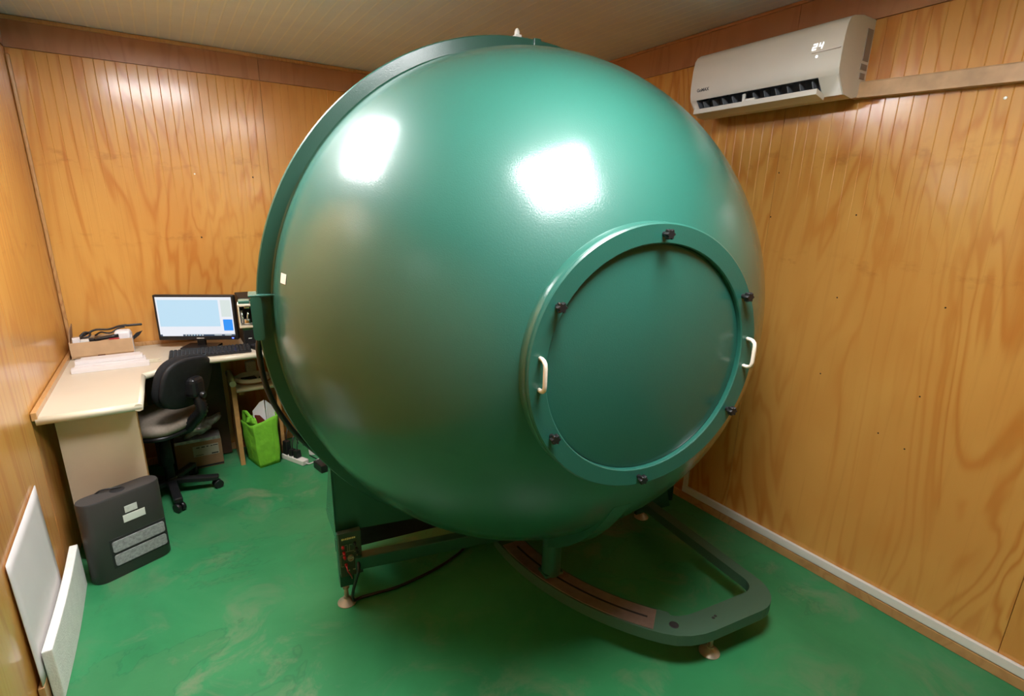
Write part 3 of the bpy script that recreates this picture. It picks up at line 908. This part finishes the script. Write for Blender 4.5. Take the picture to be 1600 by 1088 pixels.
# tray box with clutter
bx = thing('open_box', 'low open cardboard box of clutter on the desk in the back left corner', 'box', (-.40, 3.86, DZ), R(2))
fin(MB().box((0, -.085, .058), (.295, .004, .082)), 'front_wall', M['card'], bx, local=True)
fin(MB().box((0, .085, .052), (.295, .004, .10)), 'rear_wall', M['card'], bx, local=True)
fin(MB().box((-.146, 0, .052), (.004, .166, .10)), 'side_wall', M['card'], bx, local=True)
fin(MB().box((.146, 0, .055), (.006, .166, .104), bev=.002), 'side_wall', M['board'], bx, local=True)
fin(MB().box((0, 0, .0165), (.288, .164, .019)), 'bottom', M['card'], bx, local=True)
fin(MB().prism([(-.147, -.07, .10), (-.143, .06, .10), (-.135, .075, .185), (-.143, -.03, .158)], (.004, 0, 0)), 'side_flap', M['cardd'], bx, local=True)
fin(MB().box((-.01, -.088, .010), (.035, .002, .016)), 'tape', M['tapeb'], bx, local=True)
bo = Matrix.Translation((-.40, 3.86, DZ)) @ Matrix.Rotation(R(2), 4, 'Z')
def inbox(x, y, z): return bo @ Vector((x, y, z + .0125))
solo(MB().box(inbox(-.115, -.055, .085), (.036, .036, .05), R(6), bev=.003), 'white_plug', M['whiteb'], 'small white adapter at the left end of the open cardboard box', 'adapter', tuple(inbox(-.115, -.055, .014)))
solo(MB().box(inbox(-.075, -.055, .077), (.04, .03, .04), R(-4), bev=.003), 'white_plug', M['white'], 'second white adapter, lying just right of the first in the open cardboard box', 'adapter', tuple(inbox(-.075, -.055, .014)))
solo(MB().sweep([inbox(-.045, -.05, .082), inbox(0, -.05, .092), inbox(.05, -.05, .098), inbox(.085, -.052, .102)], .010, 10).box(inbox(-.045, -.05, .075), (.026, .03, .05), bev=.004), 'torch', M['black'], 'black rod shaped torch lying across the open cardboard box', 'torch', tuple(inbox(-.045, -.05, .05)))
pk = thing('white_packet', 'white packet with a red corner at the right end of the open cardboard box', 'packet', tuple(inbox(.105, -.03, .02)))
fin(MB().box(inbox(.105, -.015, .095), (.08, .08, .06), R(-3), bev=.014), 'packet_body', M['paper'], pk)
fin(MB().box(inbox(.062, -.062, .083), (.05, .012, .014), R(-3), bev=.003), 'red_corner', M['red'], pk)
c = smooth_path([inbox(-.10, .0, .105), inbox(-.075, .01, .125), inbox(-.05, .0, .118), inbox(-.06, -.03, .104), inbox(-.095, -.02, .100), inbox(-.06, .02, .118), inbox(-.02, .03, .132), inbox(.04, .03, .128), inbox(.09, .03, .142), inbox(.13, .03, .145)])
solo(MB().sweep(c, .006, 8), 'coiled_lead', M['black'], 'black lead looping over the top of the open cardboard box', 'cable', tuple(c[0]))
c = smooth_path([inbox(-.03, .02, .10), inbox(.0, .01, .118), inbox(.03, .0, .112), inbox(.055, .01, .112), inbox(.085, .02, .13), inbox(.12, .02, .137)])
solo(MB().sweep(c, .005, 8), 'coiled_lead', M['black'], 'thinner black lead beneath the looping one in the open box', 'cable', tuple(c[0]))
solo(MB().box(inbox(.165, .03, .142), (.085, .014, .014), R(1), bev=.005), 'marker_pen', M['black'], 'black marker pen sticking out past the right end of the open box', 'pen', tuple(inbox(.165, .03, .135)))
solo(MB().prism([inbox(.152, -.02, .06), inbox(.185, -.01, .082), inbox(.205, -.002, .108), inbox(.172, -.015, .10), inbox(.152, -.02, .082)], (0, .008, 0)), 'pen_knife', M['blackm'], 'black pointed cutter hanging off the right side of the open box', 'cutter', tuple(inbox(.155, -.02, .07)))

# lengths of white plastic trunking
for k, (x0, x1, y, z, wd, ht, rz) in enumerate(((-.515, -.170, 3.475, 0, .05, .025, .6), (-.505, -.185, 3.535, 0, .05, .025, 1.), (-.51, -.19, 3.595, 0, .05, .025, .8), (-.49, -.215, 3.655, 0, .045, .034, 1.5), (-.505, -.20, 3.568, .0255, .05, .020, 1.2))):
    lab = ('white plastic trunking length nearest the desk front', 'second white trunking length behind the nearest one', 'white trunking length third from the desk front', 'white trunking length right in front of the open cardboard box', 'white trunking length lying on top of the others')[k]
    cx_, L = (x0 + x1) / 2, x1 - x0
    mb = MB().box((cx_, y, DZ + z + ht / 2), (L, wd, ht), R(rz), bev=.002)
    solo(mb, 'trunking_length', M['whiteb'], lab, 'trunking', (cx_, y, DZ + z), R(rz), group='white trunking lengths on the desk')
for k, (x, y, rz, lab) in enumerate(((-.155, 3.57, 8, 'pale wooden stick lying at the right end of the trunking lengths'), (-.165, 3.545, 2, 'second pale wooden stick, in front of the first'), (-.150, 3.515, -4, 'pale wooden stick nearest the desk front'))):
    solo(MB().box((x, y, DZ + .004), (.075, .007, .006), R(rz), bev=.001), 'wooden_stick', M['pine' if 0 else 'lame'], lab, 'stick', (x, y, DZ), R(rz), group='wooden sticks on the desk')

# ------------------------------------------------------------------ office chair
ch = thing('office_chair', 'black swivel office chair with a beige seat tucked under the corner desk', 'chair', (-.168, 3.495, 0))
hx, hy = -.168, 3.495
hub = fin(MB().lathe([(0, .115), (.030, .115), (.036, .10), (.040, .065), (.034, .055), (0, .055)], (hx, hy, 0), (0, 0, 1), 24), 'hub', M['black'], ch, auto=40)
for k in range(5):
    a = R(-83 + 72 * k)
    e = Vector((hx + .245 * math.cos(a), hy + .245 * math.sin(a), .068)); s_ = Vector((hx + .03 * math.cos(a), hy + .03 * math.sin(a), .088))
    mb = MB()
    m = Matrix.Translation((s_ + e) / 2) @ Matrix.Rotation(a, 4, 'Z') @ Matrix.Rotation(R(5), 4, 'Y')
    mb.box((0, 0, 0), (.235, .046, .032), m, bev=.008)
    lg = fin(mb, 'base_leg', M['black'], ch)
    n_ = Vector((-math.sin(a + .5), math.cos(a + .5), 0))
    c0 = Vector((e.x, e.y, .026))
    fin(MB().frustum(c0 - n_ * .024, c0 - n_ * .005, .026, .026, 20).frustum(c0 + n_ * .005, c0 + n_ * .024, .026, .026, 20).frustum(c0 - n_ * .008, c0 + n_ * .008, .012, .012, 10).frustum(c0 + Vector((0, 0, .02)), c0 + Vector((0, 0, .045)), .010, .010, 10), 'castor', M['black'], lg)
fin(MB().frustum((hx, hy, .10), (hx, hy, .42), .026, .026, 20).frustum((hx, hy, .20), (hx, hy, .40), .034, .028, 20), 'gas_lift', M['blackm'], ch)
bd = Vector((math.cos(R(-40)), math.sin(R(-40)), 0))      # from seat towards the backrest
sd = Vector((-bd.y, bd.x, 0))
scn = Vector((hx, hy, 0))
def seat_fn(zoff, sc, dome):
    pass
def cushion(cn, u, v, nrm, hu, hv, th, pw_=3.2, dome=.012, seg=40, rows=6, curve=0.):
    """padded superellipse slab in the plane (u, v), thickness th along nrm"""
    mb = MB()
    rings = []
    for j in range(rows + 1):
        ph = -PI / 2 + PI * j / rows
        sc = 1 - (1 - math.cos(ph)) * th / max(hu, hv) * .6
        h = math.sin(ph) * th / 2
        ring = []
        for k in range(seg):
            t = 2 * PI * k / seg
            cu, su = math.cos(t), math.sin(t)
            x = math.copysign(abs(cu) ** (2 / pw_), cu) * hu * sc; y = math.copysign(abs(su) ** (2 / pw_), su) * hv * sc
            ring.append(mb.bm.verts.new(cn + u * x + v * y + nrm * (h - curve * (x / hu) ** 2)))
        rings.append(ring)
    for A, B in zip(rings, rings[1:]):
        for k in range(seg):
            f = mb.bm.faces.new((A[k], A[(k + 1) % seg], B[(k + 1) % seg], B[k])); f.smooth = True
    for ring, dz_ in ((rings[0], -dome * 0), (rings[-1], dome)):
        c_ = mb.bm.verts.new(sum((v_.co for v_ in ring), Vector()) / seg + nrm * (dz_ + (curve * .5 if curve else 0)))
        mid = [mb.bm.verts.new(v_.co.lerp(c_.co, .5) + nrm * dz_ * .3) for v_ in ring]
        for k in range(seg):
            k2 = (k + 1) % seg
            f = mb.bm.faces.new((ring[k], ring[k2], mid[k2], mid[k])); f.smooth = True
            f = mb.bm.faces.new((mid[k], mid[k2], c_)); f.smooth = True
    return mb
Z_ = Vector((0, 0, 1))
fin(cushion(scn + Z_ * .485 - bd * .01, sd, bd, Z_, .215, .20, .075), 'seat', M['beigef'], ch)
fin(cushion(scn + Z_ * .445 - bd * .01, sd, bd, Z_, .21, .195, .03, dome=.0), 'seat_shell', M['black'], ch)
tilt = R(12)
bn = (bd * math.cos(tilt) + Z_ * -math.sin(tilt) * -0.0).normalized()
bu = (Z_ * math.cos(tilt) + bd * math.sin(tilt)).normalized()
bn = sd.cross(bu).normalized()
if bn.dot(bd) < 0: bn = -bn
rq = Matrix.Rotation(R(-9), 3, bn)
bsd, bu = rq @ sd, rq @ bu
bc = scn + bd * .215 + Z_ * .735
fin(cushion(bc - bn * .02, bsd, bu, -bn, .205, .155, .05, pw_=2.9, curve=-.02), 'backrest', M['blackf'], ch)
fin(cushion(bc + bn * .012, bsd, bu, bn, .20, .150, .028, pw_=2.9, dome=.004, curve=.02), 'back_shell', M['blackm'], ch)
# bellows and bracket
b0 = bc + bn * .03 - Z_ * .06
bell = smooth_path([b0 + bn * .015, b0 + bn * .035 - Z_ * .09, scn + bd * .225 + Z_ * .51, scn + bd * .165 + Z_ * .445, scn + bd * .08 + Z_ * .425], 5)
nb = []
rr_ = []
L = [0]
for a_, b__ in zip(bell, bell[1:]): L.append(L[-1] + (b__ - a_).length)
K = 44
for k in range(K + 1):
    s_ = L[-1] * k / K
    i = max(j for j in range(len(bell) - 1) if L[j] <= s_ + 1e-9)
    nb.append(bell[i].lerp(bell[i + 1], (s_ - L[i]) / max(1e-9, L[i + 1] - L[i])))
    rr_.append(.033 if k % 2 else .026)
fin(MB().sweep(nb, rr_, 14), 'bellows', M['black'], ch)
br = fin(MB().box(bc + bn * .035 - Z_ * .02, (.085, .10, .12), Matrix.Rotation(math.atan2(bd.y, bd.x), 4, 'Z'), bev=.03, seg=3), 'back_bracket', M['black'], ch)
kb0 = bc + bn * .06 - Z_ * .055
fin(MB().lathe([(0, .04), (.016, .038), (.020, .03), (.020, .018), (.009, .014), (.009, 0)], kb0, bn, 16), 'adjusting_knob', M['black'], br, auto=40)

# ------------------------------------------------------------------ dark grey air unit in front of the end panel
hd = math.atan2(2.85 - 2.715, -.193 + .49)
hu_ = thing('dehumidifier', 'dark grey portable dehumidifier with two dusty filter grilles beside the foam', 'dehumidifier', (-.347, 2.819, 0), hd)
HW, HD, HH = .335, .105, .410
def stadium(z, sc=1., n=10):
    r = HD / 2 * sc
    out = []
    for k in range(n + 1):
        a = R(-90 + 180 * k / n); out.append((HW / 2 - HD / 2 + r * math.cos(a), r * math.sin(a), z))
    for k in range(n + 1):
        a = R(90 + 180 * k / n); out.append((-HW / 2 + HD / 2 + r * math.cos(a), r * math.sin(a), z))
    return out
mb = MB()
rows = [stadium(.0, .94), stadium(.006, 1.), stadium(HH - .006, 1.), stadium(HH, .94)]
vr = [[mb.bm.verts.new(p) for p in r_] for r_ in rows]
n = len(rows[0])
for A, B in zip(vr, vr[1:]):
    for k in range(n): mb.bm.faces.new((A[k], A[(k + 1) % n], B[(k + 1) % n], B[k]))
mb.bm.faces.new(vr[0][::-1]); mb.bm.faces.new(vr[-1])
cs = fin(mb, 'casing', M['grey'], hu_, local=True, auto=35)
fin(MB().prism(stadium(HH + .0003, .93), (0, 0, .0015)), 'top_cover', M['greytop'], hu_, local=True)
fin(MB().lathe([(0, .004), (.026, .004), (.030, .002)], (.0, .006, HH + .0005), (0, 0, 1), 28), 'carry_opening', M['blackm'], hu_, local=True)
c = smooth_path([(.02, .012, HH + .004), (-.02, .02, HH + .012), (-.055, .035, HH + .012), (-.085, .052, HH - .01)])
fin(MB().sweep(c, .004, 8), 'mains_lead', M['black'], hu_, local=True)
fy_ = -HD / 2
fin(MB().box((.02, fy_ - .0005, .328), (.052, .002, .034), bev=.0006), 'upper_label', M['label'], hu_, local=True)
fin(MB().box((.028, fy_ - .0005, .284), (.092, .002, .038), bev=.0006), 'lower_label', M['labelw'], hu_, local=True)
fin(MB().box((.03, fy_ + .0005, .131), (.240, .003, .150), bev=.001), 'grille_recess', M['ink'], hu_, local=True)
for z in (.165, .095):
    mb = MB().prism([(x + .03, fy_ - .005, z + zz) for x, zz in rrect(0, 0, .222, .056, .010)], (0, .006, 0))
    fin(mb, 'filter', M['mesh'], hu_, local=True)

# ------------------------------------------------------------------ white sheets by the left wall
mb = MB()
def foam_fn(u, y0=2.07, y1=2.765): return y0 + (y1 - y0) * u
pts_top, n = [], 14
def foam_pts(z, dx):
    f, b = [], []
    for k in range(n + 1):
        u = k / n; y = 2.07 + .695 * u; bow = .016 * math.sin(PI * u)
        f.append((-.520 + bow * .4 + dx, y, z)); b.append((-.551 + bow * .4 + dx, y, z))
    return f, b
f0, b0_ = foam_pts(0, .0); f1_, b1_ = foam_pts(.216, -.001)
mb = MB()
for k in range(n):
    mb.poly([f0[k], f0[k + 1], f1_[k + 1], f1_[k]]); mb.poly([b0_[k], b1_[k], b1_[k + 1], b0_[k + 1]])
    mb.poly([f1_[k], f1_[k + 1], b1_[k + 1], b1_[k]]); mb.poly([f0[k], b0_[k], b0_[k + 1], f0[k + 1]])
mb.poly([f0[0], f1_[0], b1_[0], b0_[0]]); mb.poly([f0[n], b0_[n], b1_[n], f1_[n]])
bmesh.ops.remove_doubles(mb.bm, verts=mb.bm.verts, dist=1e-5)
bmesh.ops.recalc_face_normals(mb.bm, faces=mb.bm.faces)
ed = [e for e in mb.bm.edges if len(e.link_faces) == 2 and e.calc_face_angle(0) > 1.]
bmesh.ops.bevel(mb.bm, geom=ed, offset=.004, segments=2, affect='EDGES', profile=.5)
solo(mb, 'foam_slab', M['foam'], 'thick white foam slab standing on the floor along the left wall', 'foam', (-.535, 2.4, 0))
solo(MB().box((-.5645, 2.34, .0525), (.018, .62, .105), bev=.002), 'wooden_batten', M['strip'], 'wooden batten on the floor between the foam slab and the left wall', 'batten', (-.5645, 2.34, 0))
def sheet(u, v):
    y = 2.058 + .52 * u - .025 * (1 - v); z = .108 + (.475 + .035 * u) * v
    return Vector((-.5715 + .013 * (1 - v) + .006 * math.sin(PI * u) * (1 - v), y, z))
solo(MB().grid(sheet, 10, 10), 'white_sheet', M['board'], 'thin white sheet leaning on the left wall behind the foam slab', 'sheet', (-.565, 2.3, .108), solid=.003)

# ------------------------------------------------------------------ under the desk
cb_ = thing('carton', 'brown carton with a pale label on the floor under the desk', 'box', (.0, 3.90, 0))
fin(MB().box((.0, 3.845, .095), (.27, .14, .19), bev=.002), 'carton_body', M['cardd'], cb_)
fin(MB().box((.0, 3.845, .2), (.262, .134, .02)), 'inner_lining', M['silver'], cb_)
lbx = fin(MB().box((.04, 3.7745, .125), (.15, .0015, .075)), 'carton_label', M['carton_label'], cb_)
mb = MB()
for x, z, wd, ht in ((-.005, .150, .02, .006), (.025, .150, .02, .007), (.05, .151, .012, .006), (.075, .150, .012, .005), (.098, .152, .028, .005), (.09, .096, .04, .008), (.0, .097, .045, .004)):
    mb.box((x, 3.7735, z), (wd, .001, ht))
fin(mb, 'label_print', M['ink'], lbx)
fin(MB().box((.0, 3.775, .012), (.268, .002, .012)), 'base_tape', M['ink'], cb_)
mb = MB()
def crump(u, v):
    a = 2 * PI * u; ph = PI * v
    p = Vector((.105 * math.cos(a) * math.sin(ph) + .04 * math.cos(ph), .055 * math.sin(a) * math.sin(ph), .045 * math.cos(ph)))
    p *= 1 + .5 * noise.noise(p * 22) + .2 * noise.noise(p * 50)
    return p + Vector((.03, 3.835, .275 + .25 * p.x))
mb.grid(crump, 28, 14, close_u=True)
solo(mb, 'plastic_bag', M['silver'], 'crumpled silver plastic bag on top of the brown carton', 'bag', (.03, 3.835, .21))

# green shopping bag
bg = thing('shopping_bag', 'lime green cloth shopping bag on the floor under the shelf', 'bag', (.385, 3.70, 0))
lo = [(.285, 3.765), (.335, 3.575), (.462, 3.605), (.445, 3.775)]
hi = [(.268, 3.74), (.325, 3.62), (.482, 3.655), (.455, 3.785)]
def loop(pts, t):
    n_ = len(pts); s_ = t * n_; i = int(s_) % n_; f = s_ - int(s_)
    a_, b__ = pts[i], pts[(i + 1) % n_]
    return (a_[0] + (b__[0] - a_[0]) * f, a_[1] + (b__[1] - a_[1]) * f)
def bag_fn(u, v):
    a_, b__ = loop(lo, u), loop(hi, u)
    x = a_[0] + (b__[0] - a_[0]) * v; y = a_[1] + (b__[1] - a_[1]) * v
    c_ = Vector((.385, 3.695))
    d_ = Vector((x, y)) - c_
    bul = 1 + .05 * math.sin(PI * v) + .10 * noise.noise(Vector((u * 9, v * 4, 1.3))) * (.3 + v * .7)
    z = .004 + (.315 - .025 * math.sin(2 * PI * u + .6)) * v + .012 * noise.noise(Vector((u * 8, 3.1, 0))) * v
    return Vector((c_.x + d_.x * bul, c_.y + d_.y * bul, z))
mb = MB().grid(bag_fn, 48, 14, close_u=True)
bot = [v for v in mb.bm.verts if v.co.z < .005]
mb.poly([(*p, .0035) for p in lo])
fin(mb, 'bag_body', M['lime'], bg, solid=.002)
for k, (p0, p1, top_) in enumerate((((.285, 3.725, .29), (.335, 3.635, .30), (.292, 3.70, .385)), ((.300, 3.66, .31), (.345, 3.63, .28), (.335, 3.66, .335)))):
    c = smooth_path([p0, (p0[0] * .6 + top_[0] * .4, p0[1] * .6 + top_[1] * .4, (p0[2] + top_[2]) / 2 + .02), top_, (p1[0] * .5 + top_[0] * .5, p1[1] * .5 + top_[1] * .5, (p1[2] + top_[2]) / 2 + .01), p1], 5)
    mb = MB()
    prev = None
    for p in c:
        wv = Vector((.011, -.006, .0))
        cur = (mb.bm.verts.new(p - wv), mb.bm.verts.new(p + wv))
        if prev: f = mb.bm.faces.new((prev[0], prev[1], cur[1], cur[0])); f.smooth = True
        prev = cur
    fin(mb, 'handle', M['lime'], bg, solid=.002)
mb = MB()
sp = [bag_fn(.44, k / 10) for k in range(11)]
fin(mb.sweep([p + (p - Vector((.385, 3.695, p.z))).normalized() * .002 for p in sp], .0022, 6), 'seam', M['lime'], bg)
def paper(x0, y0, x1, y1, h0, h1):
    return [(x0, y0, .10), (x1, y1, .10), (x1, y1, h1), (x0, y0, h0)]
solo(MB().prism([(.352, 3.69, .10), (.418, 3.665, .10), (.412, 3.675, .445), (.385, 3.685, .43), (.338, 3.70, .37)], (.002, .006, 0)), 'paper_sheaf', M['paper'], 'white paper sheaf with a peaked top standing in the lime green bag', 'paper', (.385, 3.68, .10))
solo(MB().prism([(.416, 3.660, .10), (.450, 3.69, .10), (.488, 3.70, .355), (.466, 3.69, .385), (.418, 3.668, .445)], (.004, -.004, 0)), 'paper_sheaf', M['paper'], 'right hand folded white paper sheaf in the lime green bag', 'paper', (.43, 3.68, .10))
solo(MB().prism([(.345, 3.668, .10), (.412, 3.645, .10), (.415, 3.645, .27), (.40, 3.65, .31), (.375, 3.66, .345), (.345, 3.668, .35)], (.002, .008, 0)), 'maroon_folder', M['maroon'], 'dark red folder standing in front of the papers in the green bag', 'folder', (.38, 3.655, .10))

# power strip with plugs
ps = thing('power_strip', 'white multi socket power strip on the floor right of the green bag', 'power strip', (.555, 3.575, 0), math.atan2(3.49 - 3.665, .60 - .51))
fin(MB().box((0, 0, .018), (.225, .05, .036), bev=.005), 'strip_body', M['white'], ps, local=True)
for k in range(3):
    fin(MB().box((-.085 + .04 * k, .0, .037), (.006, .052, .010), bev=.002), 'socket_rib', M['white'], ps, local=True)
c = smooth_path([(.112, 0, .018), (.125, .01, .008), (.13, .05, .006), (.12, .10, .006)])
fin(MB().sweep(c, .0045, 8), 'white_lead', M['white'], ps, local=True)
pm_ = Matrix.Translation((.555, 3.575, 0)) @ Matrix.Rotation(math.atan2(3.49 - 3.665, .60 - .51), 4, 'Z')
for x, ht, wd, lab in ((-.075, .10, .05, 'tall black plug adapter at the far end of the white power strip'), (-.02, .05, .036, 'small black plug in the middle of the white power strip'), (.03, .055, .04, 'black plug nearest the free socket of the white power strip')):
    p = pm_ @ Vector((x, 0, .0365))
    t = thing('power_plug', lab, 'plug', tuple(p), math.atan2(3.49 - 3.665, .60 - .51), 'plugs in the power strip')
    fin(MB().box((0, 0, ht / 2), (wd, .044, ht), bev=.006, taper=(.85, .85)), 'plug_body', M['black'], t, local=True)
    c = smooth_path([(0, 0, ht - .004), (-.005, .01, ht + .04), (-.03, .05, ht + .09), (-.05, .09, ht + .06), (-.06, .14, .02 - .0365 + .02)])
    fin(MB().sweep(c, .003, 8), 'plug_lead', M['black'], t, local=True)
ad = thing('power_adapter', 'black power adapter block on the floor at the lower left of the sphere', 'adapter', (.69, 3.36, 0), R(12))
fin(MB().box((0, 0, .026), (.075, .12, .052), bev=.006), 'adapter_body', M['black'], ad, local=True)
c = smooth_path([(0, .06, .026), (.01, .10, .012), (.03, .16, .006), (.02, .25, .006)])
fin(MB().sweep(c, .004, 8), 'adapter_lead', M['black'], ad, local=True)
solo(MB().prism([(.66, 3.62, .0), (.76, 3.58, .0), (.76, 3.60, .17), (.655, 3.64, .15)], (.003, .008, 0)), 'white_card', M['board'], 'pale card standing on the floor behind the black power adapter', 'card', (.70, 3.60, 0))
